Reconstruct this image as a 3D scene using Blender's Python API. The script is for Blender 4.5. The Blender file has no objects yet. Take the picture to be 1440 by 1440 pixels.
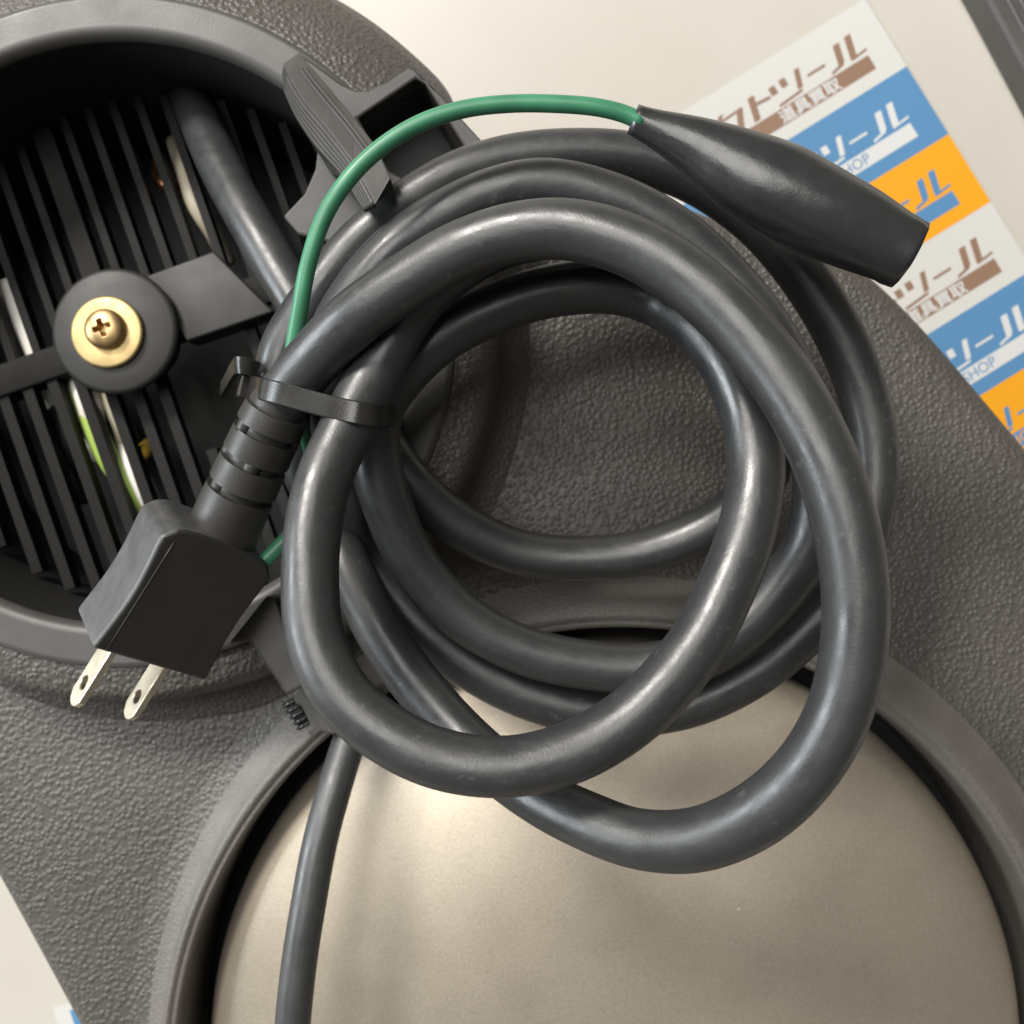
import bpy, bmesh, math, random
import numpy as np
from mathutils import Vector, Matrix

random.seed(4)
sc = bpy.context.scene
COL = sc.collection

# ------------------------------------------------------------------ camera
F = 720 / math.tan(math.radians(28.0))      # focal length in picture units
H = 0.255                                    # camera height above the housing plate (m)
cd = bpy.data.cameras.new("camera")
cam = bpy.data.objects.new("camera", cd)
COL.objects.link(cam)
cam.location = (0, 0, H)
cd.sensor_width = 36
cd.lens = 18 / math.tan(math.radians(28.0))
cd.clip_start = 0.005
cd.clip_end = 20
cd.dof.use_dof = True
cd.dof.focus_distance = 0.185
cd.dof.aperture_fstop = cd.lens / 1000 / 0.0017
sc.camera = cam

# ------------------------------------------------------------------ world, lamps, exposure
w = bpy.data.worlds.new("World")
sc.world = w
w.use_nodes = True
bg = w.node_tree.nodes["Background"]
bg.inputs[0].default_value = (1.0, 0.94, 0.86, 1)
bg.inputs[1].default_value = 0.15

def area(name, loc, target, sx, sy, power, color):
    l = bpy.data.lights.new(name, 'AREA')
    l.shape = 'RECTANGLE'; l.size = sx; l.size_y = sy
    l.energy = power; l.color = color
    o = bpy.data.objects.new(name, l)
    COL.objects.link(o)
    o.location = loc
    d = Vector(target) - Vector(loc)
    o.rotation_euler = d.to_track_quat('-Z', 'Y').to_euler()
    return o
area("lamp_key", (-1.35, 1.65, 1.85), (0, 0, 0), 0.70, 0.5, 108, (1.0, 0.95, 0.88))
area("lamp_window", (-1.7, 0.10, 0.66), (0, 0, 0.03), 0.9, 0.5, 27, (0.88, 0.95, 1.0))
area("lamp_ceiling", (-0.55, 0.55, 2.3), (-0.05, 0.0, 0), 1.6, 1.1, 37, (1.0, 0.98, 0.95))
sc.view_settings.view_transform = 'Standard'
sc.view_settings.look = 'None'
sc.view_settings.gamma = 1
sc.view_settings.exposure = 0
sc.view_settings.use_curve_mapping = False

# ------------------------------------------------------------------ helpers
def P(px, py, z=0.0):
    k = (H - z) / F
    return Vector(((px - 720) * k, (720 - py) * k, z))

def S(z):
    return (H - z) / F

def mat(name, col, rough=0.5, metal=0.0, spec=0.5):
    m = bpy.data.materials.new(name)
    m.use_nodes = True
    b = m.node_tree.nodes["Principled BSDF"]
    b.inputs["Base Color"].default_value = (*col, 1)
    b.inputs["Roughness"].default_value = rough
    b.inputs["Metallic"].default_value = metal
    b.inputs["Specular IOR Level"].default_value = spec
    return m

def nd(m, t, **kw):
    n = m.node_tree.nodes.new(t)
    for k, v in kw.items():
        setattr(n, k, v)
    return n

def lk(m, a, b):
    m.node_tree.links.new(a, b)

def bsdf(m):
    return m.node_tree.nodes["Principled BSDF"]

def coords(m, which="Object"):
    return nd(m, "ShaderNodeTexCoord").outputs[which]

def noise(m, vec, scale, detail=3, rough=0.5):
    n = nd(m, "ShaderNodeTexNoise")
    n.inputs["Scale"].default_value = scale
    n.inputs["Detail"].default_value = detail
    n.inputs["Roughness"].default_value = rough
    lk(m, vec, n.inputs["Vector"])
    return n.outputs["Fac"]

def ramp(m, fac, stops):
    r = nd(m, "ShaderNodeValToRGB")
    el = r.color_ramp.elements
    while len(el) < len(stops):
        el.new(0.5)
    for e, (p, c) in zip(el, stops):
        e.position = p
        e.color = (*c, 1) if len(c) == 3 else c
    lk(m, fac, r.inputs[0])
    return r.outputs[0]

def bump(m, height, dist, strength=1.0, prev=None):
    b = nd(m, "ShaderNodeBump")
    b.inputs["Strength"].default_value = strength
    b.inputs["Distance"].default_value = dist
    lk(m, height, b.inputs["Height"])
    if prev is not None:
        lk(m, prev, b.inputs["Normal"])
    lk(m, b.outputs[0], bsdf(m).inputs["Normal"])
    return b.outputs[0]

def math_n(m, op, a, b):
    n = nd(m, "ShaderNodeMath", operation=op)
    for i, v in enumerate((a, b)):
        if isinstance(v, (int, float)):
            n.inputs[i].default_value = v
        else:
            lk(m, v, n.inputs[i])
    return n.outputs[0]

# ------------------------------------------------------------------ materials
def plastic_grain():
    m = mat("grained grey plastic", (0.09, 0.084, 0.077), 0.5)
    v = coords(m)
    wob = nd(m, "ShaderNodeTexNoise"); wob.inputs["Scale"].default_value = 420; lk(m, v, wob.inputs["Vector"])
    mix = nd(m, "ShaderNodeVectorMath", operation='MULTIPLY_ADD')
    lk(m, wob.outputs["Color"], mix.inputs[0]); mix.inputs[1].default_value = (0.0005,) * 3; lk(m, v, mix.inputs[2])
    vo = nd(m, "ShaderNodeTexVoronoi", feature='SMOOTH_F1')
    vo.inputs["Scale"].default_value = 760
    vo.inputs["Smoothness"].default_value = 0.15
    lk(m, mix.outputs[0], vo.inputs["Vector"])
    n2 = noise(m, v, 1500, 2)
    peb = ramp(m, vo.outputs["Distance"], [(0.02, (1, 1, 1)), (0.40, (0.40,) * 3), (0.72, (0, 0, 0))])
    peb.node.color_ramp.interpolation = 'EASE'
    lev_ = math_n(m, 'ADD', math_n(m, 'MULTIPLY', noise(m, v, 260, 2), 0.8), 0.4)
    h = math_n(m, 'ADD', math_n(m, 'MULTIPLY', n2, 0.25), math_n(m, 'MULTIPLY', peb, lev_))
    bump(m, h, 0.00048, 0.85)
    col = ramp(m, noise(m, v, 34, 4), [(0.3, (0.064, 0.0575, 0.051)), (0.7, (0.080, 0.073, 0.065))])
    lk(m, col, bsdf(m).inputs["Base Color"])
    lk(m, ramp(m, noise(m, v, 60, 3), [(0.3, (0.40,) * 3), (0.75, (0.52,) * 3)]), bsdf(m).inputs["Roughness"])
    return m

def plastic_smooth(name="smooth grey plastic", c=0.062, rough=0.46, g=.96, b=.9):
    m = mat(name, (c, c * .96, c * .9), rough)
    v = coords(m)
    bump(m, noise(m, v, 2600, 2), 0.00006, 0.5)
    lk(m, ramp(m, noise(m, v, 90, 4), [(0.3, (rough - .06,) * 3), (0.75, (rough + .08,) * 3)]), bsdf(m).inputs["Roughness"])
    col = ramp(m, noise(m, v, 50, 5, .65), [(0.3, (c * .86, c * .86 * g, c * .86 * b)), (0.72, (c * 1.12, c * 1.12 * g, c * 1.12 * b))])
    lk(m, col, bsdf(m).inputs["Base Color"])
    return m

def rubber(name, c, rough=0.36, streak=True):
    m = mat(name, (c * .96, c, c * 1.04), rough, 0.0, 0.7)
    uv = coords(m, "UV")
    mp = nd(m, "ShaderNodeMapping"); lk(m, uv, mp.inputs["Vector"])
    mp.inputs["Scale"].default_value = (55, 5, 1)
    n1 = noise(m, mp.outputs[0], 1.0, 3)
    nb = bump(m, n1, 0.0005, 0.55)
    v = coords(m)
    bump(m, noise(m, v, 1900, 2), 0.00005, 0.5, nb)
    lk(m, ramp(m, noise(m, v, 130, 5, .65), [(0.3, (rough - .07,) * 3), (0.7, (rough + .14,) * 3)]), bsdf(m).inputs["Roughness"])
    dust = ramp(m, noise(m, v, 420, 6, .7), [(0.58, (0, 0, 0)), (0.78, (1, 1, 1))])
    scuff = ramp(m, noise(m, v, 26, 3), [(0.40, (0, 0, 0)), (0.64, (1, 1, 1))])
    mx = nd(m, "ShaderNodeMix", data_type='RGBA')
    fac = math_n(m, 'MULTIPLY', math_n(m, 'MULTIPLY', dust, scuff), 0.65)
    lk(m, fac, mx.inputs[0])
    mx.inputs[6].default_value = (c * .96, c, c * 1.04, 1)
    mx.inputs[7].default_value = (c * 5, c * 5, c * 4.9, 1)
    lk(m, mx.outputs[2], bsdf(m).inputs["Base Color"])
    return m

M_GRAIN = plastic_grain()
M_SMOOTH = plastic_smooth()
M_LIP = plastic_smooth("glare lightened grey plastic", 0.115, 0.42, 0.92, 0.82)  # rim glare painted in: base paler than the ring's smooth plastic
M_LATCH = plastic_smooth("dark latch plastic", 0.040, 0.45)
_v = coords(M_LIP)
bump(M_LIP, noise(M_LIP, _v, 1250, 3, .6), 0.00035, 0.8)
M_DARKP = plastic_smooth("dark grille plastic", 0.008, 0.6)
M_DARKP.node_tree.nodes["Principled BSDF"].inputs["Specular IOR Level"].default_value = 0.2
M_BOSS = plastic_smooth("dark boss plastic", 0.020, 0.55)
M_BLACK = mat("black cavity plastic", (0.012, 0.012, 0.012), 0.6)
M_CABLE = rubber("black rubber cable jacket", 0.026, 0.36)
M_PLUG = plastic_smooth("black plug rubber", 0.027, 0.46)
def worn_lit():
    m = rubber("scuffed lit plug rubber", 0.05, 0.42)  # scuff streaks, plus a lighter base standing in for light from the left
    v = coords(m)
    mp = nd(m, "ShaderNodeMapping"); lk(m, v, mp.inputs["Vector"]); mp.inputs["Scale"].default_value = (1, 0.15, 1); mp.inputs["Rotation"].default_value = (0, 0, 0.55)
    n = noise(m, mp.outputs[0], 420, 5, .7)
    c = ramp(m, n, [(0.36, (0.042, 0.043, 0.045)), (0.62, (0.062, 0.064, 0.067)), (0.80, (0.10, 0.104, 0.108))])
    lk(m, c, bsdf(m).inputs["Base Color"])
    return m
M_WORN_LIT = worn_lit()
M_BOOT = rubber("black vinyl boot", 0.022, 0.24)
M_THIN = rubber("grey black lead jacket", 0.035, 0.38)
M_TIE = plastic_smooth("black nylon", 0.018, 0.25)
M_GREEN = mat("green wire insulation", (0.045, 0.26, 0.13), 0.4)
lk(M_GREEN, ramp(M_GREEN, noise(M_GREEN, coords(M_GREEN), 160, 4), [(0.3, (0.034, 0.155, 0.083)), (0.7, (0.045, 0.205, 0.112))]), bsdf(M_GREEN).inputs["Base Color"])

def brass(name, col, rough):
    m = mat(name, col, rough, 1.0)
    v = coords(m)
    lk(m, ramp(m, noise(m, v, 260, 5, .6), [(0.3, (rough - .08,) * 3), (0.75, (rough + .15,) * 3)]), bsdf(m).inputs["Roughness"])
    c = ramp(m, noise(m, v, 170, 4), [(0.3, tuple(x * .85 for x in col)), (0.75, tuple(min(1, x * 1.1) for x in col))])
    lk(m, c, bsdf(m).inputs["Base Color"])
    return m
M_BRASS = brass("yellow zinc washer", (0.50, 0.385, 0.19), 0.55)
M_SCREW = brass("yellow zinc screw", (0.52, 0.36, 0.18), 0.40)
M_PIN = brass("plated brass blade", (0.66, 0.60, 0.48), 0.4)

def metal_cover():
    m = mat("champagne cast metal", (0.55, 0.49, 0.40), 0.45, 0.8)
    v = coords(m)
    c = ramp(m, noise(m, v, 28, 5, .6), [(0.28, (0.54, 0.478, 0.385)), (0.72, (0.61, 0.542, 0.445))])
    sp = ramp(m, noise(m, v, 1500, 4, .75), [(0.35, (.70, .69, .67)), (0.62, (1, 1, 1))])
    mx = nd(m, "ShaderNodeMix", data_type='RGBA', blend_type='MULTIPLY')
    mx.inputs[0].default_value = 0.6
    lk(m, c, mx.inputs[6]); lk(m, sp, mx.inputs[7])
    lk(m, mx.outputs[2], bsdf(m).inputs["Base Color"])
    lk(m, ramp(m, noise(m, v, 40, 4), [(0.3, (.38,) * 3), (0.7, (.45,) * 3)]), bsdf(m).inputs["Roughness"])
    vo = nd(m, "ShaderNodeTexVoronoi"); vo.inputs["Scale"].default_value = 95; vo.inputs["Randomness"].default_value = 1.0
    lk(m, v, vo.inputs["Vector"])
    pick = ramp(m, noise(m, v, 60, 1), [(0.55, (0, 0, 0)), (0.60, (1, 1, 1))])
    spot = math_n(m, 'MULTIPLY', ramp(m, vo.outputs["Distance"], [(0.028, (1, 1, 1)), (0.045, (0, 0, 0))]), pick)
    m2 = nd(m, "ShaderNodeMix", data_type='RGBA')
    lk(m, spot, m2.inputs[0]); lk(m, mx.outputs[2], m2.inputs[6]); m2.inputs[7].default_value = (0.85, 0.82, 0.76, 1)
    lk(m, m2.outputs[2], bsdf(m).inputs["Base Color"])
    nb = bump(m, noise(m, v, 2600, 2), 0.00005, 0.6)
    return m
M_METAL = metal_cover()

def floor_mat():
    m = mat("beige vinyl floor", (0.41, 0.385, 0.34), 0.34)
    v = coords(m)
    c = ramp(m, noise(m, v, 9, 4), [(0.3, (0.44, 0.416, 0.372)), (0.7, (0.49, 0.468, 0.424))])
    lk(m, c, bsdf(m).inputs["Base Color"])
    mp = nd(m, "ShaderNodeMapping"); lk(m, v, mp.inputs["Vector"]); mp.inputs["Scale"].default_value = (1.6, 1, 1)
    mp.inputs["Rotation"].default_value = (0, 0, 0.9)
    lk(m, ramp(m, noise(m, mp.outputs[0], 14, 5, .6), [(0.3, (.29,) * 3), (0.7, (.42,) * 3)]), bsdf(m).inputs["Roughness"])
    bump(m, noise(m, v, 35, 2), 0.0008, 0.15)
    return m
M_FLOOR = floor_mat()
M_PAPER = mat("white sticker paper", (0.50, 0.50, 0.48), 0.42)
M_BLUE = mat("blue print", (0.075, 0.20, 0.37), 0.4)
M_ORANGE = mat("orange print", (0.66, 0.29, 0.008), 0.4)
M_BROWN = mat("brown print", (0.22, 0.135, 0.09), 0.4)
M_WHITEI = mat("white print", (0.52, 0.53, 0.53), 0.42)
M_SLAB = plastic_smooth("charcoal plastic case", 0.07, 0.5)
M_WHITEW = mat("white wire insulation", (0.72, 0.70, 0.64), 0.4)
M_CREAM = mat("cream wire insulation", (0.55, 0.50, 0.38), 0.4)
M_LIME = mat("yellow green wire insulation", (0.32, 0.45, 0.10), 0.4)
M_YEL = mat("yellow wire insulation", (0.65, 0.45, 0.06), 0.4)
M_COPPER = brass("copper winding", (0.75, 0.35, 0.18), 0.35)

# ------------------------------------------------------------------ object helpers
def link(name, me, m, parent=None, smooth=True):
    if m is not None and not me.materials:
        me.materials.append(m)
    if smooth:
        for p in me.polygons:
            p.use_smooth = True
    o = bpy.data.objects.new(name, me)
    COL.objects.link(o)
    o.parent = parent
    return o

def thing(name, label, cat, group=None):
    o = bpy.data.objects.new(name, None)
    o.empty_display_size = 0.02
    COL.objects.link(o)
    tag(o, label, cat, group)
    return o

def tag(o, label, cat, group=None):
    o["label"] = label; o["category"] = cat
    if group: o["group"] = group

def mesh_from(verts, faces, name="m"):
    me = bpy.data.meshes.new(name)
    me.from_pydata([tuple(v) for v in verts], [], faces)
    me.update()
    return me

def sharp(o, ang=35):
    me = o.data
    bm = bmesh.new(); bm.from_mesh(me)
    a = math.radians(ang)
    for e in bm.edges:
        if len(e.link_faces) == 2 and e.calc_face_angle(0) > a:
            e.smooth = False
    bm.to_mesh(me); bm.free()
    return o

def wn(o):
    m_ = o.modifiers.new("wn", 'WEIGHTED_NORMAL'); m_.weight = 80; m_.keep_sharp = True
    return o

def lathe(center, profile_fn, n, closed=False, a0=0, a1=2 * math.pi):
    """profile_fn(theta) -> list of (r, z) with a fixed count"""
    verts, faces = [], []
    full = abs(a1 - a0 - 2 * math.pi) < 1e-6
    steps = n if full else n + 1
    for i in range(steps):
        t = a0 + (a1 - a0) * i / n
        pr = profile_fn(t)
        for r, z in pr:
            verts.append((center[0] + r * math.cos(t), center[1] + r * math.sin(t), z))
    k = len(pr)
    for i in range(n):
        j = (i + 1) % steps
        for q in range(k - 1):
            faces.append((i * k + q, i * k + q + 1, j * k + q + 1, j * k + q))
        if closed:
            faces.append((i * k + k - 1, i * k, j * k, j * k + k - 1))
    return verts, faces

def prism(pts, z0, z1, bevel=0.0, seg=2, min_ang=0.0):
    bm = bmesh.new()
    vs = [bm.verts.new((p[0], p[1], z0)) for p in pts]
    f = bm.faces.new(vs)
    r = bmesh.ops.extrude_face_region(bm, geom=[f])
    for v in r["geom"]:
        if isinstance(v, bmesh.types.BMVert):
            v.co.z = z1
    bmesh.ops.recalc_face_normals(bm, faces=bm.faces)
    if bevel:
        bmesh.ops.bevel(bm, geom=[e for e in bm.edges if e.calc_face_angle(0) > min_ang], offset=bevel, segments=seg, profile=0.6, affect='EDGES', clamp_overlap=True)
    me = bpy.data.meshes.new("prism")
    bm.to_mesh(me); bm.free()
    return me

def catmull(pts, step):
    """dense centripetal-ish spline through pts (N,3), resampled at equal step"""
    p = np.array(pts, float)
    p = np.vstack([2 * p[0] - p[1], p, 2 * p[-1] - p[-2]])
    out = []
    for i in range(1, len(p) - 2):
        p0, p1, p2, p3 = p[i - 1:i + 3]
        d = [max(np.linalg.norm(b - a), 1e-6) ** 0.5 for a, b in ((p0, p1), (p1, p2), (p2, p3))]
        t0, t1 = 0, d[0]; t2 = t1 + d[1]; t3 = t2 + d[2]
        for t in np.linspace(t1, t2, 24, endpoint=False):
            A1 = (t1 - t) / (t1 - t0) * p0 + (t - t0) / (t1 - t0) * p1
            A2 = (t2 - t) / (t2 - t1) * p1 + (t - t1) / (t2 - t1) * p2
            A3 = (t3 - t) / (t3 - t2) * p2 + (t - t2) / (t3 - t2) * p3
            B1 = (t2 - t) / (t2 - t0) * A1 + (t - t0) / (t2 - t0) * A2
            B2 = (t3 - t) / (t3 - t1) * A2 + (t - t1) / (t3 - t1) * A3
            out.append((t2 - t) / (t2 - t1) * B1 + (t - t1) / (t2 - t1) * B2)
    out.append(p[-2])
    out = np.array(out)
    s = np.r_[0, np.cumsum(np.linalg.norm(np.diff(out, axis=0), axis=1))]
    n = max(2, int(s[-1] / step) + 1)
    q = np.linspace(0, s[-1], n)
    return np.stack([np.interp(q, s, out[:, k]) for k in range(3)], 1)

def frames(pts):
    t = np.gradient(pts, axis=0)
    t /= np.linalg.norm(t, axis=1)[:, None]
    n = np.cross(t[0], [0, 0, 1.0])
    if np.linalg.norm(n) < 1e-3: n = np.cross(t[0], [0, 1.0, 0])
    n /= np.linalg.norm(n)
    N = [n]
    for i in range(1, len(pts)):
        n = N[-1] - t[i] * np.dot(N[-1], t[i])
        n /= np.linalg.norm(n)
        N.append(n)
    N = np.array(N)
    return t, N, np.cross(t, N)

def tube(pts, rad, sides=20, caps=True, flat=1.0):
    """mesh tube along pts; rad scalar or array; UV = (length m, turn)"""
    pts = np.array(pts, float)
    n = len(pts)
    rad = np.full(n, rad) if np.isscalar(rad) else np.array(rad)
    t, N, B = frames(pts)
    s = np.r_[0, np.cumsum(np.linalg.norm(np.diff(pts, axis=0), axis=1))]
    a = np.linspace(0, 2 * math.pi, sides, endpoint=False)
    V = pts[:, None] + rad[:, None, None] * (N[:, None] * np.cos(a)[None, :, None] + B[:, None] * np.sin(a)[None, :, None] * flat)
    verts = V.reshape(-1, 3)
    faces, uvs = [], []
    for i in range(n - 1):
        for j in range(sides):
            k = (j + 1) % sides
            faces.append((i * sides + j, i * sides + k, (i + 1) * sides + k, (i + 1) * sides + j))
            v0, v1 = j / sides, (j + 1) / sides
            uvs += [(s[i], v0), (s[i], v1), (s[i + 1], v1), (s[i + 1], v0)]
    if caps:
        faces.append(tuple(range(sides))[::-1]); uvs += [(0, 0)] * sides
        faces.append(tuple((n - 1) * sides + j for j in range(sides))); uvs += [(0, 0)] * sides
    me = mesh_from(verts, faces, "tube")
    ul = me.uv_layers.new(name="UVMap")
    ul.data.foreach_set("uv", np.array(uvs, dtype=np.float32).ravel())
    return me

def box_mesh(sx, sy, sz, bevel=0.0, seg=2):
    pts = [(-sx / 2, -sy / 2), (sx / 2, -sy / 2), (sx / 2, sy / 2), (-sx / 2, sy / 2)]
    return prism(pts, -sz / 2, sz / 2, bevel, seg)

# ------------------------------------------------------------------ floor
FZ = -0.06
fl = link("floor", mesh_from([(-1.5, -1.5, FZ), (1.5, -1.5, FZ), (1.5, 1.5, FZ), (-1.5, 1.5, FZ)], [(0, 1, 2, 3)]), M_FLOOR, smooth=False)
fl["kind"] = "structure"

# ------------------------------------------------------------------ power tool housing
tool = thing("power_tool", "dark grey grained plastic power tool body with round vent and metal cover", "power tool")
ZB = 0.026                                   # top of the vent ring
CB = P(165, 465, ZB); CB2 = (CB.x, CB.y)
R_IN = 415 * S(ZB); R_RO = 475 * S(ZB)
ZL = 0.004
CL = P(872, 1505, ZL); CL2 = (CL.x, CL.y)
R_L = 624 * S(ZL); R_LO = 658 * S(ZL)

def smooth_loop(pts, n):
    p = np.array([(x, y, 0) for x, y in pts] + [(pts[0][0], pts[0][1], 0)])
    q = catmull(np.vstack([p[-3:-1], p, p[1:3]]), 0.002)
    # keep one turn
    d0 = np.argmin(np.linalg.norm(q[: len(q) // 2] - p[0], axis=1))
    d1 = len(q) // 2 + np.argmin(np.linalg.norm(q[len(q) // 2:] - p[0], axis=1))
    q = q[d0:d1]
    idx = np.linspace(0, len(q) - 1, n).astype(int)
    return q[idx[:-1], :2]

outline = []
ZE = -0.004
for a in range(55, 231, 12):                 # round the motor barrel
    outline.append((CB.x + 0.090 * math.cos(math.radians(a)), CB.y + 0.090 * math.sin(math.radians(a))))
for px, py in [(-150, 960), (-80, 1100), (0, 1238), (110, 1440), (230, 1660), (420, 1900), (858, 2020), (1300, 1900), (1620, 1640), (1700, 1300),
               (1640, 900), (1535, 742), (1440, 626), (1368, 540), (1327, 492), (1280, 440), (1230, 392), (1180, 356), (1110, 330), (1030, 314), (960, 288), (880, 268), (760, 262)]:
    q = P(px, py, ZE); outline.append((q.x, q.y))
OUT = smooth_loop(outline, 320)
area2 = np.sum(OUT[:, 0] * np.roll(OUT[:, 1], -1) - np.roll(OUT[:, 0], -1) * OUT[:, 1])
if area2 < 0: OUT = OUT[::-1]
tn = np.roll(OUT, -1, 0) - np.roll(OUT, 1, 0)
tn /= np.linalg.norm(tn, axis=1)[:, None]
nrm = np.stack([tn[:, 1], -tn[:, 0]], 1)

def build_plate():
    bm = bmesh.new()
    RB = 0.007
    rings = []
    prof = [(-RB - 0.003, 0), (-RB - 0.001, 0)] + [(-RB + RB * math.sin(a), -RB + RB * math.cos(a)) for a in np.linspace(0, math.pi / 2, 8)] + [(0.001, -0.03), (0.001, FZ + 0.0005)]
    for d, z in prof:
        rings.append([bm.verts.new((x + nx * d, y + ny * d, z)) for (x, y), (nx, ny) in zip(OUT, nrm)])
    n = len(OUT)
    for r0, r1 in zip(rings[:-1], rings[1:]):
        for i in range(n):
            j = (i + 1) % n
            bm.faces.new((r0[i], r1[i], r1[j], r0[j]))
    edges = [bm.edges.get((rings[0][i], rings[0][(i + 1) % n])) for i in range(n)]
    for c, r, k in ((CB2, R_IN + 0.004, 120), (CL2, R_L + 0.004, 180)):
        vs = [bm.verts.new((c[0] + r * math.cos(2 * math.pi * i / k), c[1] + r * math.sin(2 * math.pi * i / k), 0)) for i in range(k)]
        edges += [bm.edges.new((vs[i], vs[(i + 1) % k])) for i in range(k)]
    bmesh.ops.triangle_fill(bm, edges=edges, use_beauty=True, use_dissolve=False)
    bmesh.ops.recalc_face_normals(bm, faces=bm.faces)
    # drop anything filled inside the two holes
    kill = []
    for f in bm.faces:
        c = f.calc_center_median()
        if c.z > -1e-6 and (((c.x - CB2[0]) ** 2 + (c.y - CB2[1]) ** 2) < (R_IN + .003) ** 2 or ((c.x - CL2[0]) ** 2 + (c.y - CL2[1]) ** 2) < (R_L + .003) ** 2):
            kill.append(f)
    bmesh.ops.delete(bm, geom=kill, context='FACES')
    me = bpy.data.meshes.new("plate"); bm.to_mesh(me); bm.free()
    return me
link("housing_plate", build_plate(), M_GRAIN, tool)

def sstep(x, a, b):
    t = min(1, max(0, (x - a) / (b - a)))
    return t * t * (3 - 2 * t)

def barrel_prof(t):
    d = math.degrees(t) % 360
    # open "wall" side towards the top left, filleted into the plate elsewhere
    wgt = sstep(d, 22, 44) * (1 - sstep(d, 205, 228))
    fil = [(R_RO, ZB - 0.0014), (R_RO + 0.0008, ZB - 0.0018), (0.0862, 0.0236), (0.0884, 0.0222), (0.0897, 0.0185), (0.0903, 0.0120), (0.0911, 0.0065), (0.0930, 0.0028), (0.0962, 0.0008), (0.0995, -0.0003)]
    wal = [(R_RO, ZB - 0.0014), (R_RO + 0.0012, ZB - 0.0020), (0.0865, 0.0222), (0.0925, 0.0188), (0.0975, 0.0142), (0.1008, 0.0085), (0.1030, 0.0010), (0.1040, -0.008), (0.1045, -0.03), (0.1045, FZ + .0005)]
    return [(a[0] * (1 - wgt) + b[0] * wgt, a[1] * (1 - wgt) + b[1] * wgt) for a, b in zip(fil, wal)]
barrel = link("motor_barrel", mesh_from(*lathe(CB2, barrel_prof, 240)), M_GRAIN, tool)

ring_prof = [(R_IN - 0.0001, ZB - 0.0034), (R_IN - 0.0002, ZB - 0.0022), (R_IN + 0.0005, ZB - 0.0008), (R_IN + 0.0014, ZB - 0.0002), (R_IN + 0.0022, ZB), (R_IN + 0.0026, ZB),
             (R_RO - 0.0016, ZB), (R_RO - 0.0012, ZB), (R_RO - 0.0003, ZB - 0.0003), (R_RO, ZB - 0.0009), (R_RO, ZB - 0.003)]
vring = link("vent_ring", mesh_from(*lathe(CB2, lambda t: ring_prof, 200)), M_SMOOTH, tool)
link("cavity_wall", mesh_from(*lathe(CB2, lambda t: [(R_IN + 0.0002, -0.05), (R_IN, ZB - 0.003)], 160)), M_BLACK, tool)
link("cavity_floor", mesh_from(*lathe(CB2, lambda t: [(R_IN, -0.046), (0.0, -0.046)], 64)), M_BLACK, tool)

# lip round the opening for the metal cover
def lip_prof(t):
    ro = R_LO + 0.0034 * math.cos(t - 1.15)
    return [(ro + 0.0110, -0.0002), (ro + 0.0070, 0.0003), (ro + 0.0036, 0.0012), (ro + 0.0006, 0.0026), (ro - 0.0026, 0.0044), (R_L + 0.0036, 0.0060), (R_L + 0.0024, 0.0060),
            (R_L + 0.0018, 0.0053), (R_L + 0.0014, 0.0051), (R_L + 0.0010, 0.0054), (R_L + 0.0003, 0.0051), (R_L - 0.0001, 0.0040), (R_L - 0.0002, 0.001), (R_L - 0.0002, -0.008), (R_L + .001, -0.03)]
lipm = mesh_from(*lathe(CL2, lip_prof, 260))
lipm.materials.append(M_LIP); lipm.materials.append(M_GRAIN)
for i_, p in enumerate(lipm.polygons):
    if i_ % 14 < 2: p.material_index = 1
link("guard_lip", lipm, None, tool)
link("gap_floor", mesh_from(*lathe(CL2, lambda t: [(R_L + .001, -0.03), (R_L - 0.02, -0.03)], 120)), M_BLACK, tool)
RM = R_L - 0.0048
cov_prof = [(RM - 0.001, -0.026), (RM, -0.014), (RM - 0.0004, -0.0085), (RM - 0.002, -0.0050), (RM - 0.005, -0.0026), (RM - 0.010, -0.0006), (RM - 0.02, 0.0017), (RM - 0.035, 0.0042), (RM - 0.055, 0.0064), (RM - 0.08, 0.0076), (0.001, 0.0080), (0.00001, 0.0080)]
cpts = catmull([(a, 0, b) for a, b in cov_prof], 0.0012)
link("metal_cover", mesh_from(*lathe(CL2, lambda t: [(p[0], p[2]) for p in cpts], 220)), M_METAL, tool)

# ------------------------------------------------------------------ vent grille
ZG = -0.004
slat_dir = Vector((70, -200, 0)).normalized()
slat_nrm = Vector((-slat_dir.y, slat_dir.x, 0))     # towards +x
BC = P(160, 465, 0.004)
ang_s = math.atan2(slat_dir.y, slat_dir.x)
# crossbar with the boss in the middle
GC = Vector((BC.x, BC.y, ZG))
xb = box_mesh(0.150, 0.0085, 0.010, 0.0006)
grille = link("grille", xb, M_DARKP, tool)
grille.location = (GC.x, GC.y, ZG - 0.005)
grille.rotation_euler = (0, 0, math.atan2(slat_nrm.y, slat_nrm.x))
slat_me = box_mesh(1, 1, 1)
slat_me.materials.append(M_DARKP)
def slat(off, a, b, wd=0.0029, zt=ZG - 0.001, hh=0.0045):
    o = bpy.data.objects.new("slat", slat_me)
    COL.objects.link(o)
    o.parent = grille
    o.matrix_parent_inverse = Matrix.Identity(4)
    # grille local frame: x along crossbar, y across (opposite to slat_dir)
    o.location = (off, -(a + b) / 2, zt - hh / 2 - (ZG - 0.005))
    o.scale = (wd, b - a, hh)
pit = 0.0069
dcx = (Vector((CB.x, CB.y, 0)) - Vector((GC.x, GC.y, 0)))
cx, cy = dcx.dot(slat_nrm), dcx.dot(slat_dir)
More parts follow.
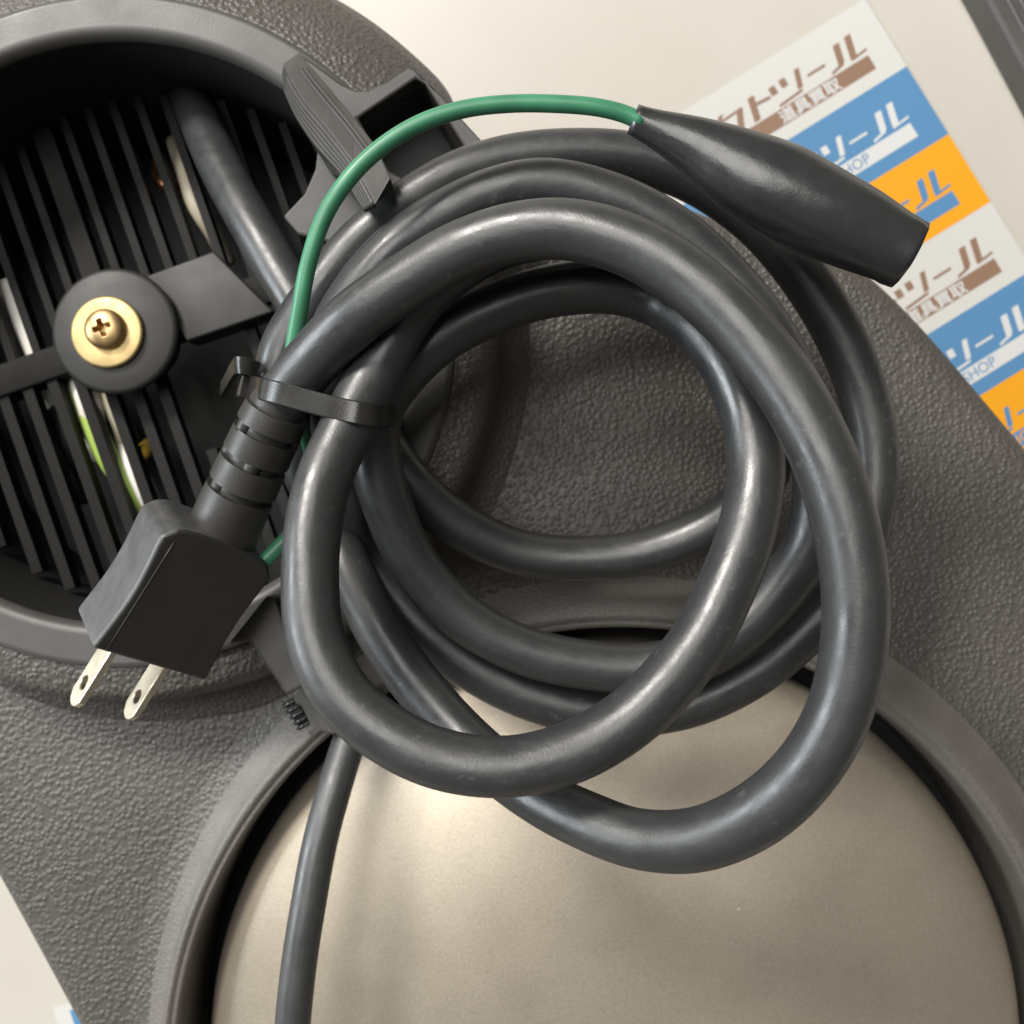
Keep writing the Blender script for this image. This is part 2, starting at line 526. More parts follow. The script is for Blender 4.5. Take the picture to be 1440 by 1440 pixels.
for i in range(-10, 11):
    off = (i + 0.45) * pit
    half2 = (R_IN - 0.0006) ** 2 - (off - cx) ** 2
    if half2 <= 1e-5: continue
    hl = math.sqrt(half2)
    slat(off + random.uniform(-.0002, .0002), cy - hl, -0.0038, 0.0052 if i == -1 else 0.0022)
    if i not in (1, 2, 3):
        slat(off + 0.0012, 0.0038, cy + hl, 0.0028)
    else:
        slat(off + 0.0012, 0.030 + 0.006 * i, cy + hl, 0.0028)
# boss tab to the right
tabm = prism([(P(px, py, 0.001).x, P(px, py, 0.001).y) for px, py in ((205, 388), (300, 353), (385, 438), (262, 480))], -0.008, 0.001, 0.0006)
link("grille_tab", tabm, M_BOSS, tool)
boss_prof = [(0.0120, -0.012), (0.0120, 0.0016), (0.0163, 0.0018), (0.0165, 0.0030), (0.0160, 0.0036), (0.0152, 0.0041), (0.006, 0.0042), (0.0001, 0.0042)]
boss = link("boss", mesh_from(*lathe((BC.x, BC.y), lambda t: boss_prof, 72)), M_BOSS, tool)
sharp(boss, 50)
WC = P(150, 467, 0.0055)
wp = [(0.0092, 0.0041), (0.0094, 0.0050), (0.0092, 0.0056), (0.0086, 0.0058), (0.0048, 0.0058), (0.0035, 0.0058)]
link("washer", mesh_from(*lathe((WC.x, WC.y), lambda t: wp, 64)), M_BRASS, boss)
def screw_head():
    R, n, k = 0.0052, 96, 34
    ca, sa = math.cos(0.35), math.sin(0.35)
    verts, faces = [], []
    for i in range(n):
        t = 2 * math.pi * i / n
        for j in range(k + 1):
            r = R * (1 - j / k) if j < k else 1e-5
            u, v = r * math.cos(t), r * math.sin(t)
            z = 0.0012 + 0.0022 * math.sqrt(max(0, 1 - (r / (R * 1.002)) ** 2.2))
            a, b = abs(u * ca + v * sa), abs(-u * sa + v * ca)
            wd = 0.00055
            def arm(l, w_):
                return min(1, max(0, (0.0024 - l) / 0.0005)) * min(1, max(0, (wd - w_) / 0.0003 + .5))
            dep = max(arm(a, b), arm(b, a))
            dep = max(dep, min(1, max(0, (0.0012 - math.hypot(a, b)) / 0.0004)))
            z -= 0.0030 * dep * min(1, (1.15 - 0.35 * math.hypot(a, b) / 0.0024))
            verts.append((u, v, z))
        verts.append((R * 1.0 * math.cos(t), R * math.sin(t), -0.0002))
    kk = k + 2
    for i in range(n):
        j = (i + 1) % n
        for q in range(k):
            faces.append((i * kk + q, j * kk + q, j * kk + q + 1, i * kk + q + 1))
        faces.append((i * kk + k + 1, j * kk + k + 1, j * kk, i * kk))
    return mesh_from(verts, faces)
scr = link("screw", screw_head(), M_SCREW, boss)
scr.location = (P(146, 462, 0.0075).x, P(146, 462, 0.0075).y, 0.0058)

# wires behind the grille
def wire(name, pts, r, m, parent):
    q = catmull([P(*p) for p in pts], 0.0015)
    return link(name, tube(q, r, 10), m, parent)
wire("internal_wire", [(10, 400, -.0160), (40, 470, -.0120), (60, 520, -.0120), (70, 570, -.0180)], 0.0030, M_WHITEW, tool)
wire("internal_wire", [(90, 500, -.0210), (118, 560, -.0120), (150, 640, -.0110), (185, 690, -.0120), (215, 740, -.0160)], 0.0032, M_LIME, tool)
wire("internal_wire", [(105, 520, -.0160), (125, 565, -.0100), (133, 600, -.0130), (140, 640, -.0220)], 0.0034, M_WHITEW, tool)
wire("internal_wire", [(140, 520, -.0160), (160, 570, -.0120), (175, 610, -.0140), (180, 660, -.0210)], 0.0028, M_CREAM, tool)
wire("internal_wire", [(178, 610, -.0210), (185, 645, -.0120), (205, 690, -.0110), (225, 740, -.0180)], 0.0030, M_WHITEW, tool)
wire("internal_wire", [(176, 630, -.0210), (186, 640, -.0110), (196, 640, -.0110), (210, 625, -.0200)], 0.0022, M_YEL, tool)
wire("internal_wire", [(245, 200, -.0260), (262, 250, -.0120), (275, 290, -.0100), (300, 330, -.0140), (320, 370, -.0210)], 0.0024, M_CREAM, tool)
wire("internal_wire", [(220, 230, -.0260), (230, 260, -.0130), (245, 262, -.0140), (258, 255, -.0240)], 0.0016, M_COPPER, tool)
wire("internal_wire", [(60, 590, -.0240), (90, 590, -.0150), (100, 640, -.0150), (120, 700, -.0240)], 0.0034, M_DARKP, tool)

# ------------------------------------------------------------------ latch: plate with slot, lever, ribs
def poly(pts, z):
    return [(P(a, b, z).x, P(a, b, z).y) for a, b in pts]
ZP = ZB + 0.0006
lp_out = poly([(418, 72), (455, 98), (480, 117), (500, 126), (520, 125), (545, 114), (574, 95), (584, 97), (612, 124), (648, 165), (700, 222), (660, 262), (560, 300), (480, 345), (420, 330), (398, 304), (428, 272), (443, 238), (446, 212), (436, 186), (412, 148)], ZP)
slot = poly([(503, 166), (585, 110), (598, 118), (652, 205), (590, 262), (548, 240)], ZP)
def plate_with_hole(outer, inner, z0, z1):
    bm = bmesh.new()
    loops = []
    for z in (z1, z0):
        row = []
        for pts in (outer, inner):
            row.append([bm.verts.new((x, y, z)) for x, y in pts])
        loops.append(row)
    for row in loops:
        es = []
        for vs in row:
            es += [bm.edges.new((vs[i], vs[(i + 1) % len(vs)])) for i in range(len(vs))]
        bmesh.ops.triangle_fill(bm, edges=es, use_beauty=True, use_dissolve=False)
    for k in range(2):
        a, b = loops[0][k], loops[1][k]
        for i in range(len(a)):
            j = (i + 1) % len(a)
            bm.faces.new((a[i], a[j], b[j], b[i]))
    bmesh.ops.recalc_face_normals(bm, faces=bm.faces)
    me = bpy.data.meshes.new("lp"); bm.to_mesh(me); bm.free()
    return me
lpo = link("latch_plate", plate_with_hole(lp_out, slot, ZP - 0.02, ZP), M_LATCH, tool, smooth=False)
bv = lpo.modifiers.new("bev", 'BEVEL'); bv.width = 0.0006; bv.segments = 2; bv.limit_method = 'ANGLE'; bv.angle_limit = math.radians(50)
# the slot is cut through the barrel as well
cut = bpy.data.objects.new("slot_cutter", prism(slot, ZP - 0.022, ZP + 0.01))
COL.objects.link(cut)
for ob in (barrel, vring):
    so = ob.modifiers.new("sol", 'SOLIDIFY'); so.thickness = 0.0008; so.offset = -1
    bo = ob.modifiers.new("slot", 'BOOLEAN'); bo.operation = 'DIFFERENCE'; bo.object = cut; bo.solver = 'EXACT'
bpy.context.view_layer.update()
dg = bpy.context.evaluated_depsgraph_get()
for ob in (barrel, vring):
    me = bpy.data.meshes.new_from_object(ob.evaluated_get(dg))
    ob.modifiers.clear()
    ob.data = me
    wn(ob)
bpy.data.objects.remove(cut)
link("slot_floor", prism(poly([(500, 168), (585, 106), (602, 116), (656, 206), (590, 266), (544, 243)], ZP), ZP - 0.0225, ZP - 0.0205), M_BLACK, tool, smooth=False)

def lever():
    st = [((421, 73), (398, 90), (396, 104)), ((436, 92), (405, 106), (402, 130)), ((462, 122), (424, 138), (418, 166)), ((500, 168), (460, 180), (446, 208)), ((530, 207), (496, 228), (482, 248)), ((549, 250), (528, 288), (514, 296))]
    verts, faces = [], []
    A, B, C = [], [], []
    for i, (a, b, c) in enumerate(st):
        zt_ = (0.0345, 0.0385, 0.0425, 0.0485, 0.0540, 0.0585)[i]
        za, zb_, zc = zt_ - .0008, zt_, zt_ - 0.0065
        va, vb, vc = P(*a, za), P(*b, zb_), P(*c, zc)
        lo = ZP - 0.001 if i < 4 else zt_ - 0.0075
        vd = Vector((va.x, va.y, lo)); ve = Vector((vc.x, vc.y, lo))
        verts += [va, vb, vc, ve, vd]
        B.append(vb); C.append(vc)
    k = 5
    for i in range(len(st) - 1):
        for q in range(k):
            r = (q + 1) % k
            faces.append((i * k + q, (i + 1) * k + q, (i + 1) * k + r, i * k + r))
    faces.append((0, 1, 2, 3, 4)); faces.append(tuple((len(st) - 1) * k + q for q in range(k))[::-1])
    me = mesh_from(verts, faces)
    bm = bmesh.new(); bm.from_mesh(me)
    bmesh.ops.recalc_face_normals(bm, faces=bm.faces)
    bm.to_mesh(me); bm.free()
    return me, B, C, [v for v in verts[0::5]]
lm, LB, LC, LA = lever()
lev = link("latch_lever", lm, M_LATCH, tool, smooth=False)
bv = lev.modifiers.new("bev", 'BEVEL'); bv.width = 0.0009; bv.segments = 3; bv.limit_method = 'ANGLE'; bv.angle_limit = math.radians(25)
for f in (0.16, 0.34, 0.52, 0.70, 0.88):
    q = catmull([b.lerp(c, f) for b, c in zip(LB[1:], LC[1:])], 0.0012)
    link("rib", tube(q, 0.00062, 8), M_LATCH, lev)
for f in (0.28, 0.42):
    q = catmull([a.lerp(b, f) + Vector((0, 0, .00005)) for a, b in zip(LA[1:-1], LB[1:-1])], 0.0012)
    link("rib", tube(q, 0.0005, 8), M_LATCH, lev)

# ------------------------------------------------------------------ lower bracket and bush for the thin lead
zk = 0.033
br = prism(poly([(320, 906), (374, 838), (386, 842), (433, 962), (402, 978), (350, 902)], zk), 0.010, zk, 0.0008)
link("cord_bracket", br, M_SMOOTH, tool, smooth=False)
br2 = prism(poly([(388, 838), (402, 832), (452, 955), (437, 961)], zk - .002), 0.010, zk - .002, 0.0006)
link("cord_bracket", br2, M_SMOOTH, tool, smooth=False)
zu = 0.024
bush = link("cord_bush", prism(poly([(410, 974), (434, 956), (462, 985), (492, 1024), (468, 1034), (452, 1030), (441, 1040), (430, 1028), (436, 1020), (424, 994), (415, 990)], zu), 0.002, zu, 0.0010, 3), M_SMOOTH, tool, smooth=False)
ta, tb = np.array(P(411, 982, .019)), np.array(P(434, 1018, .019))
td = (tb - ta) / np.linalg.norm(tb - ta)
for t in (0.08, 0.30, 0.52, 0.74, 0.94):
    c = ta + (tb - ta) * t
    link("thread_ridge", tube(np.array([c - td * .00055, c - td * .0003, c + td * .0003, c + td * .00055]), np.array([0.0026, 0.0031, 0.0031, 0.0026]), 20), M_TIE, bush)
link("thread_core", tube(np.array([ta, tb]), 0.0024, 16), M_BLACK, bush)

# ------------------------------------------------------------------ thin lead crossing the metal cover
lead = thing("lead_cable", "thin dark grey lead running down across the metal cover from the bush", "cable")
q = catmull([P(*p) for p in [(520, 965, .0165), (502, 1010, .0175), (486, 1058, .0200), (470, 1110, .0235), (451, 1180, .0270), (434, 1270, .0295), (420, 1360, .031), (411, 1450, .032), (406, 1560, .031)]], 0.0015)
link("jacket", tube(q, 0.00415, 20), M_THIN, lead)

# ------------------------------------------------------------------ the coiled power cord
cord = thing("coiled_power_cable", "thick black rubber power cord coiled in loops with two-blade plug and green earth wire", "power cord")
R_C = 0.0055
path = [  # picture x, y, height: from the plug to the vent
    (372, 594, .0555), (405, 551, .0575), (440, 507, .0595), (500, 447, .063), (580, 391, .068), (650, 351, .073), (725, 327, .077), (790, 322, .080), (860, 336, .083), (930, 368, .085), (1000, 420, .088), (1070, 495, .092), (1130, 585, .097), (1175, 690, .103), (1200, 800, .107),
    (1202, 900, .109), (1180, 1000, .108), (1130, 1085, .103), (1060, 1147, .096), (980, 1180, .089), (900, 1180, .081), (820, 1152, .070), (745, 1112, .058), (675, 1058, .047), (605, 985, .040), (545, 905, .037), (497, 815, .036), (455, 715, .036), (415, 625, .036), (392, 555, .038),
    # A: the outermost, lowest upper arc
    (398, 495, .041), (425, 445, .043), (463, 393, .044), (510, 340, .044), (565, 296, .044), (635, 252, .044), (710, 227, .043), (800, 217, .042), (890, 222, .041), (980, 252, .040), (1060, 308, .039), (1130, 388, .038), (1185, 480, .037), (1218, 570, .036), (1230, 655, .036), (1218, 740, .036), (1188, 820, .036),
    (1135, 885, .036), (1061, 945, .035), (965, 990, .034), (865, 1003, .034), (765, 985, .034), (665, 938, .034), (580, 868, .034), (520, 785, .035), (490, 705, .037), (475, 630, .040), (462, 555, .045),
    # B
    (467, 480, .050), (508, 405, .054), (560, 348, .056), (618, 308, .057), (690, 275, .058), (757, 262, .058), (830, 272, .058), (900, 298, .058), (970, 345, .058), (1040, 415, .058), (1100, 505, .057), (1140, 600, .054), (1152, 690, .050), (1138, 765, .046), (1101, 822, .043), (1055, 873, .041), (995, 917, .039),
    (920, 938, .037), (840, 937, .036), (735, 914, .036), (645, 863, .036), (580, 788, .037), (545, 710, .039), (527, 640, .041), (530, 580, .043),
    # G
    (570, 520, .046), (626, 471, .049), (684, 440, .051), (742, 418, .053), (800, 406, .055), (870, 405, .057), (940, 430, .060), (1005, 485, .064), (1045, 560, .068), (1063, 650, .072), (1053, 735, .075), (1028, 810, .078), (980, 905, .082), (900, 998, .086), (810, 1055, .089), (715, 1078, .090), (615, 1066, .089), (530, 1022, .086), (475, 968, .082), (443, 893, .078), (436, 820, .074), (440, 745, .070), (455, 675, .066), (487, 605, .060),
    # hidden arc under the front strand
    (530, 520, .056), (590, 420, .060), (680, 350, .064), (780, 326, .066), (870, 342, .066), (960, 398, .063), (1035, 480, .056), (1075, 580, .044), (1078, 660, .034), (1035, 715, .024),
    (975, 752, .018), (890, 779, .016), (801, 785, .015), (721, 774, .016), (640, 735, .020), (580, 682, .026), (535, 620, .031), (490, 545, .034), (452, 478, .036), (418, 422, .037), (376, 352, .034), (330, 272, .024), (290, 192, .009), (262, 128, -.010), (245, 92, -.024)]

def surf(x, y):
    """height of the housing under (x, y)"""
    d = np.hypot(x - CB2[0], y - CB2[1])
    z = np.interp(d, [0, R_IN - .003, R_IN, R_RO, .0885, .0905, .0965, .1], [-.03, -.03, ZB, ZB, .023, .008, .0006, 0])
    dl = np.hypot(x - CL2[0], y - CL2[1])
    z2 = np.interp(dl, [0, .05, RM - .01, RM, R_L - .001, R_L, R_LO, R_LO + .005], [.008, .0066, -.001, -.005, -.005, .0046, .0046, 0])
    return np.maximum(z, np.where(dl < R_LO + .005, z2, -1))

def relax(path):
    pts = catmull([P(*p) for p in path], 0.0028)
    z = pts[:, 2].copy()
    ray = (pts[:, :2] / (H - pts[:, 2])[:, None])         # xy per unit of depth
    n = len(pts)
    z0 = z.copy()
    ii, jj = np.triu_indices(n, 12)
    order0 = None
    fixed = np.ones(n)
    fixed[:6] = 0.1
    D = 2 * R_C * 1.01
    for it in range(260):
        xy = ray * (H - z)[:, None]
        p = np.c_[xy, z]
        dv = p[ii] - p[jj]
        d = np.linalg.norm(dv, axis=1)
        hit = d < D
        a, b = ii[hit], jj[hit]
        pen = D - d[hit]
        sgn = np.where(z0[a] >= z0[b], 1.0, -1.0)
        mv = np.zeros(n); cnt = np.zeros(n) + 1e-9
        np.add.at(mv, a, sgn * pen * 0.5); np.add.at(cnt, a, 1)
        np.add.at(mv, b, -sgn * pen * 0.5); np.add.at(cnt, b, 1)
        z = z + fixed * (mv / np.maximum(cnt, 1)) * 0.9
        low = surf(xy[:, 0], xy[:, 1]) + R_C
        low[-18:] = -1
        z = np.maximum(z, low)
        # keep the run of the cable smooth in height
        for _ in range(2):
            zs = z.copy()
            zs[2:-2] = (z[:-4] + 4 * z[1:-3] + 6 * z[2:-2] + 4 * z[3:-1] + z[4:]) / 16
            z = zs
        z += (z0 - z) * 0.004
    xy = ray * (H - z)[:, None]
    p = np.c_[xy, z]
    d = np.linalg.norm(p[ii] - p[jj], axis=1)
    print("cable: samples", n, "min gap", d.min() - 2 * R_C, "overlaps>2mm", int((d < 2 * R_C - .002).sum()), "z", z.min(), z.max())
    return p

cp = relax(path)
cq = catmull(cp, 0.0016)
rng = np.random.default_rng(7)
wob = np.interp(np.arange(len(cq)), np.arange(0, len(cq) + 30, 9), rng.normal(0, 1, len(np.arange(0, len(cq) + 30, 9))))
wob = np.convolve(np.pad(wob, 4, 'edge'), np.ones(9) / 9, 'valid')
cme = tube(cq, R_C * (1 + 0.014 * wob), 28)
vv = np.array([v.co[:] for v in cme.vertices]).reshape(len(cq), 28, 3)
th = np.linspace(0, 2 * math.pi, 28, endpoint=False)
sl_ = np.arange(len(cq)) * 0.0016
ph1 = 26 * sl_ + 1.5 * wob; am1 = 0.022 * (0.5 + 0.5 * np.sin(47 * sl_ + 2 * np.sin(19 * sl_)))
gain = 1 + am1[:, None] * np.cos(2 * th[None] + ph1[:, None]) + 0.008 * np.cos(3 * th[None] + 75 * sl_[:, None])
vv = cq[:, None] + (vv - cq[:, None]) * gain[..., None]
cme.vertices.foreach_set("co", vv.ravel()); cme.update()
link("cable", cme, M_CABLE, cord)

# plug, in its own frame: l towards the blades, w across, n thickness
tip = P(217, 925, .050); back = P(318, 765, .052)
l = (tip - back).normalized()
c_view = (Vector((0, 0, H)) - (tip + back) / 2).normalized()
side = l.cross(c_view).normalized()                 # in picture: which way is across
nn = side.cross(l).normalized()                      # faces the camera
if side.x > 0: side = -side                          # side points left in the picture
roll = math.radians(29)
n_ax = (nn * math.cos(roll) - side * math.sin(roll)).normalized()   # top face turned to the right
w_ax = (side * math.cos(roll) + nn * math.sin(roll)).normalized()   # left flank lifted to the camera
kpl = S(0.050)
ORG = P(251, 827, .0495)
PM = Matrix((w_ax.to_4d(), l.to_4d(), n_ax.to_4d(), (0, 0, 0, 1))).transposed()
def setcol(M_, o):
    M2 = Matrix((( w_ax.x, l.x, n_ax.x, o.x), (w_ax.y, l.y, n_ax.y, o.y), (w_ax.z, l.z, n_ax.z, o.z), (0, 0, 0, 1)))
    return M2
PM = setcol(PM, ORG)
def plug_body():
    # outline in (w, l): waisted flanks, shoulders towards the cord
    hw = 0.0133; y0, y1 = -0.0143, 0.0150
    side_ = [(hw - 0.0011 * math.sin(math.pi * t) ** 1.2, y1 + (y0 + .0025 - y1) * t) for t in np.linspace(0, 1, 14)]
    pts = side_ + [(hw - .0022, y0)] + [(x_, y0 - .0012 * math.cos(x_ / hw * 1.5)) for x_ in np.linspace(hw - .004, -hw + .004, 7)] + [(-hw + .0022, y0)] + [(-a, b) for a, b in side_[::-1]]
    me = prism(pts, -0.0080, 0.0080, 0.0011, 3, math.radians(28))
    me.transform(PM)
    return me
pmesh = plug_body()
pmesh.materials.append(M_PLUG); pmesh.materials.append(M_WORN_LIT)
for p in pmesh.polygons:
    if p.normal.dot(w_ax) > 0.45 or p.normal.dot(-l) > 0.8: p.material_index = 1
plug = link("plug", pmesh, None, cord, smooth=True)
for wx_ in (0.0104,):
    q = np.array([np.array(PM @ Vector((wx_, y_, 0.0080))) for y_ in np.linspace(-0.0115, 0.0146, 8)])
    link("mould_line", tube(q, 0.00022, 8), M_PLUG, plug)
sharp(plug, 40); wn(plug)
def blade(off):
    bm = bmesh.new()
    L, Wd, T = 0.0170, 0.0062, 0.0015
    # profile in (l, n): rounded tip with a hole
    ring_o, ring_i = [], []
    hc = 0.0115
    pts = [(-.003, -Wd / 2), (L - .0022, -Wd / 2), (L - .0006, -Wd / 2 + .0012), (L, -Wd / 2 + .0024), (L, Wd / 2 - .0024), (L - .0006, Wd / 2 - .0012), (L - .0022, Wd / 2), (-.003, Wd / 2)]
    hol = [(hc + .0015 * math.cos(a), .0015 * math.sin(a)) for a in np.linspace(0, 2 * math.pi, 16, endpoint=False)]
    loops = []
    for x in (-T / 2, T / 2):
        row = [[bm.verts.new((x, a, b)) for a, b in pp] for pp in (pts, hol)]
        es = []
        for vs in row:
            es += [bm.edges.new((vs[i], vs[(i + 1) % len(vs)])) for i in range(len(vs))]
        bmesh.ops.triangle_fill(bm, edges=es, use_beauty=True, use_dissolve=False)
        loops.append(row)
    for k in range(2):
        a, b = loops[0][k], loops[1][k]
        for i in range(len(a)):
            j = (i + 1) % len(a)
            bm.faces.new((a[i], a[j], b[j], b[i]))
    bmesh.ops.recalc_face_normals(bm, faces=bm.faces)
    me = bpy.data.meshes.new("blade"); bm.to_mesh(me); bm.free()
    me.transform(PM @ Matrix.Translation((off, 0.0150, 0)))
    o = link("blade", me, M_PIN, plug, smooth=False)
    bv = o.modifiers.new("bev", 'BEVEL'); bv.width = 0.0003; bv.segments = 2; bv.limit_method = 'ANGLE'
blade(0.0062); blade(-0.0062)

# strain relief between plug and cable
s0 = np.array(PM @ Vector((-0.0018, -0.0143, 0)))
s1 = np.array(cq[4])
sdir = (s1 - s0) / np.linalg.norm(s1 - s0); sl = np.linalg.norm(s1 - s0)
def seg(t0, t1, r0, r1, name="strain_relief_ring", m=M_PLUG, par=None, n=6):
    q = np.array([s0 + sdir * sl * (t0 + (t1 - t0) * k / n) for k in range(n + 1)])
    o = link(name, tube(q, np.linspace(r0, r1, n + 1), 32), m, par); sharp(o, 40)
    return o
relief = seg(-0.04, 1.02, 0.0060, 0.0056, "strain_relief", M_PLUG, cord)
seg(-0.04, 0.33, 0.0076, 0.0073, par=relief)
seg(0.385, 0.545, 0.0073, 0.0071, par=relief)
seg(0.60, 0.755, 0.0071, 0.0069, par=relief)
seg(0.81, 0.93, 0.0069, 0.0066, par=relief)
# bridges between the rings, leaving the open slots
t_, N_, B_ = frames(np.array([s0, (s0 + s1) / 2, s1]))
for (ta, tb, phs) in ((0.32, 0.40, (0.3, 2.4, 4.0)), (0.53, 0.61, (1.3, 3.4, 5.0)), (0.74, 0.82, (0.3, 2.4, 4.0))):
    for ph in phs:
        d = N_[1] * math.cos(ph) + B_[1] * math.sin(ph)
        q = np.array([s0 + sdir * sl * t + d * 0.0051 for t in np.linspace(ta, tb, 4)])
        link("strain_relief_bridge", tube(q, 0.0019, 10), M_PLUG, relief)

# earth wire and clip boot
gw = catmull([P(*p) for p in [(905, 173, .0675), (880, 161, .0675), (840, 151, .068), (780, 146, .068), (715, 146, .068), (650, 154, .068), (590, 174, .068), (535, 208, .068), (490, 252, .068), (456, 305, .067), (434, 370, .066), (421, 440, .064), (411, 505, .060), (412, 560, .050), (432, 615, .0445), (442, 665, .043), (436, 716, .044), (402, 758, .046), (360, 800, .047)]], 0.0015)
gwo = link("earth_wire", tube(gw, 0.00168, 14), M_GREEN, cord)
zb = 0.066
ax = catmull([P(890, 167, .0665), P(960, 197, .066), P(1067, 253, .066), P(1180, 309, .0665), P(1279, 358, .067)], 0.0012)
tt = np.linspace(0, 1, len(ax))
rr = np.interp(tt, [0, .03, .12, .25, .38, .5, .62, .75, .88, .97, 1.0], np.array([19, 21, 29, 43, 56, 63.5, 65, 62, 56, 50, 48]) * S(zb))
rr = np.convolve(np.pad(rr, 4, 'edge'), np.ones(9) / 9, 'valid')
# hollow open end
ax2 = np.vstack([ax, ax[-1:] , ax[-1:] - (ax[-1] - ax[-2]) * 0.3, ax[-14:-13]])
bt = tube(ax, rr, 32, caps=False, flat=0.9)
nb_ = len(ax)
for i_, v_ in enumerate(bt.vertices):
    k_, a_ = divmod(i_, 32)
    t_a = k_ / nb_; th_ = a_ / 32 * 2 * math.pi
    cpt = Vector(ax[k_])
    amp = 0.030 * math.sin(2 * th_ + 1.1 + 2.4 * t_a) * (0.3 + t_a) + 0.012 * math.sin(3 * th_ + 9 * t_a) + 0.010 * math.sin(21 * t_a + th_)
    if t_a > 0.93: amp += 0.028 * math.sin(5 * th_ + 1) + 0.015 * math.sin(11 * th_)
    v_.co = cpt + (v_.co - cpt) * (1 + amp)
boot = link("clip_boot", bt, M_BOOT, cord)
so = boot.modifiers.new("sol", 'SOLIDIFY'); so.thickness = 0.0011; so.offset = -1
jaw = link("clip_jaw", tube(catmull([ax[len(ax) // 2], ax[-12], ax[-5]], 0.002), np.linspace(0.004, 0.0035, len(catmull([ax[len(ax) // 2], ax[-12], ax[-5]], 0.002))), 14, flat=0.5), M_PIN, boot)

# ------------------------------------------------------------------ cable tie
tie = thing("cable_tie", "black nylon cable tie strapped round the cord bundle above the plug", "cable tie")
def zc(px, py):
    """height of the highest cable under a picture point"""
    d = np.hypot(cq[:, 0] / (H - cq[:, 2]) * F + 720 - px, 720 - cq[:, 1] / (H - cq[:, 2]) * F - py)
    k = d < R_C / ((H - cq[:, 2]) / F)
    if not k.any(): return None
    rad = R_C / ((H - cq[k, 2]) / F)
    return float(np.max(cq[k, 2] + R_C * np.sqrt(np.clip(1 - (d[k] / rad) ** 2, 0, 1))))
line = [(352, 543), (368, 547), (388, 552), (410, 558), (432, 564), (455, 570), (480, 576), (505, 581), (530, 584), (548, 585)]
zs = [zc(*p) for p in line]
print("tie heights", zs)
zs = [z if z is not None else 0.04 for z in zs]
# upper hull of the bundle, so the strap is taut
xs = np.array([p[0] for p in line], float); zz = np.array(zs)
hull = []
for i in range(len(xs)):
    best = zz[i]
    for a in range(i + 1):
        for b in range(i, len(xs)):
            if b > a:
                best = max(best, zz[a] + (zz[b] - zz[a]) * (xs[i] - xs[a]) / (xs[b] - xs[a]))
    hull.append(best)
strap_pts = [P(px, py, z + 0.0008) for (px, py), z in zip(line, hull)]
e = strap_pts[-1]; s_ = strap_pts[0]
strap_pts += [P(560, 586, e.z - .008), P(560, 586, e.z - .02), P(535, 584, .030), P(450, 568, .0285), P(385, 552, .030), P(345, 542, .035), P(336, 540, s_.z - .006)]
def ribbon(pts, wd, th, across, step=0.001, closed=False):
    q = catmull(pts + ([pts[0]] if closed else []), step)
    t = np.gradient(q, axis=0); t /= np.linalg.norm(t, axis=1)[:, None]
    A = np.array(across); A = A / np.linalg.norm(A)
    verts, faces = [], []
    for p_, tt_ in zip(q, t):
        a = A - tt_ * A.dot(tt_); a /= np.linalg.norm(a)
        n = np.cross(tt_, a)
        for u, v in ((-1, -1), (1, -1), (1, 1), (-1, 1)):
            verts.append(p_ + a * u * wd / 2 + n * v * th / 2)
    k = len(q)
    for i in range(k - 1):
        for j in range(4):
            m_ = (j + 1) % 4
            faces.append((i * 4 + j, i * 4 + m_, (i + 1) * 4 + m_, (i + 1) * 4 + j))
    faces.append((0, 3, 2, 1)); faces.append(tuple((k - 1) * 4 + j for j in range(4)))
    return mesh_from(verts, faces)
acr = (0.16, 0.98, 0.0)
st = sharp(link("strap", ribbon(strap_pts, 0.0045, 0.0012, acr), M_TIE, tie), 50)
bv = st.modifiers.new("bev", 'BEVEL'); bv.width = 0.0003; bv.segments = 2; bv.limit_method = 'ANGLE'; bv.angle_limit = math.radians(50)
hm = box_mesh(0.0052, 0.0056, 0.0044, 0.0006)
hd = link("tie_head", hm, M_TIE, tie, smooth=False)
hp = P(352, 545, s_.z + 0.0002); hd.location = hp; hd.rotation_euler = (0.1, 0.35, -0.22)
tl = [P(362, 520, s_.z + .004), P(345, 514, s_.z + .0055), P(336, 513, s_.z + .005), P(329, 520, s_.z + .002), P(320, 536, s_.z - .003), P(313, 548, s_.z - .008)]
tlo = sharp(link("tie_tail", ribbon(tl, 0.0036, 0.0011, (0.25, 0.9, 0.35)), M_TIE, tie), 50)

# ------------------------------------------------------------------ sticker sheets on the floor
ZS = FZ + 0.0006
ks = S(ZS)
def sheet_frame(px, py, ang):
    o = P(px, py, ZS)
    u = Vector((math.cos(ang), math.sin(ang), 0)); v = Vector((math.sin(ang), -math.cos(ang), 0))
    return lambda a, b, z=0: o + u * a * ks + v * b * ks + Vector((0, 0, z))
def quads(fr, polys, z):
    verts, faces = [], []
    for pl in polys:
        faces.append(tuple(range(len(verts), len(verts) + len(pl))))
        verts += [fr(a, b, z + 0.000002 * len(faces)) for a, b in pl]
    me = mesh_from(verts, faces)
    bm = bmesh.new(); bm.from_mesh(me)
    for f in bm.faces:
        f.normal_update()
        if f.normal.z < 0: f.normal_flip()
    bm.to_mesh(me); bm.free()
    return me
def rect(a0, a1, b0, b1):
    return [(a0, b0), (a1, b0), (a1, b1), (a0, b1)]

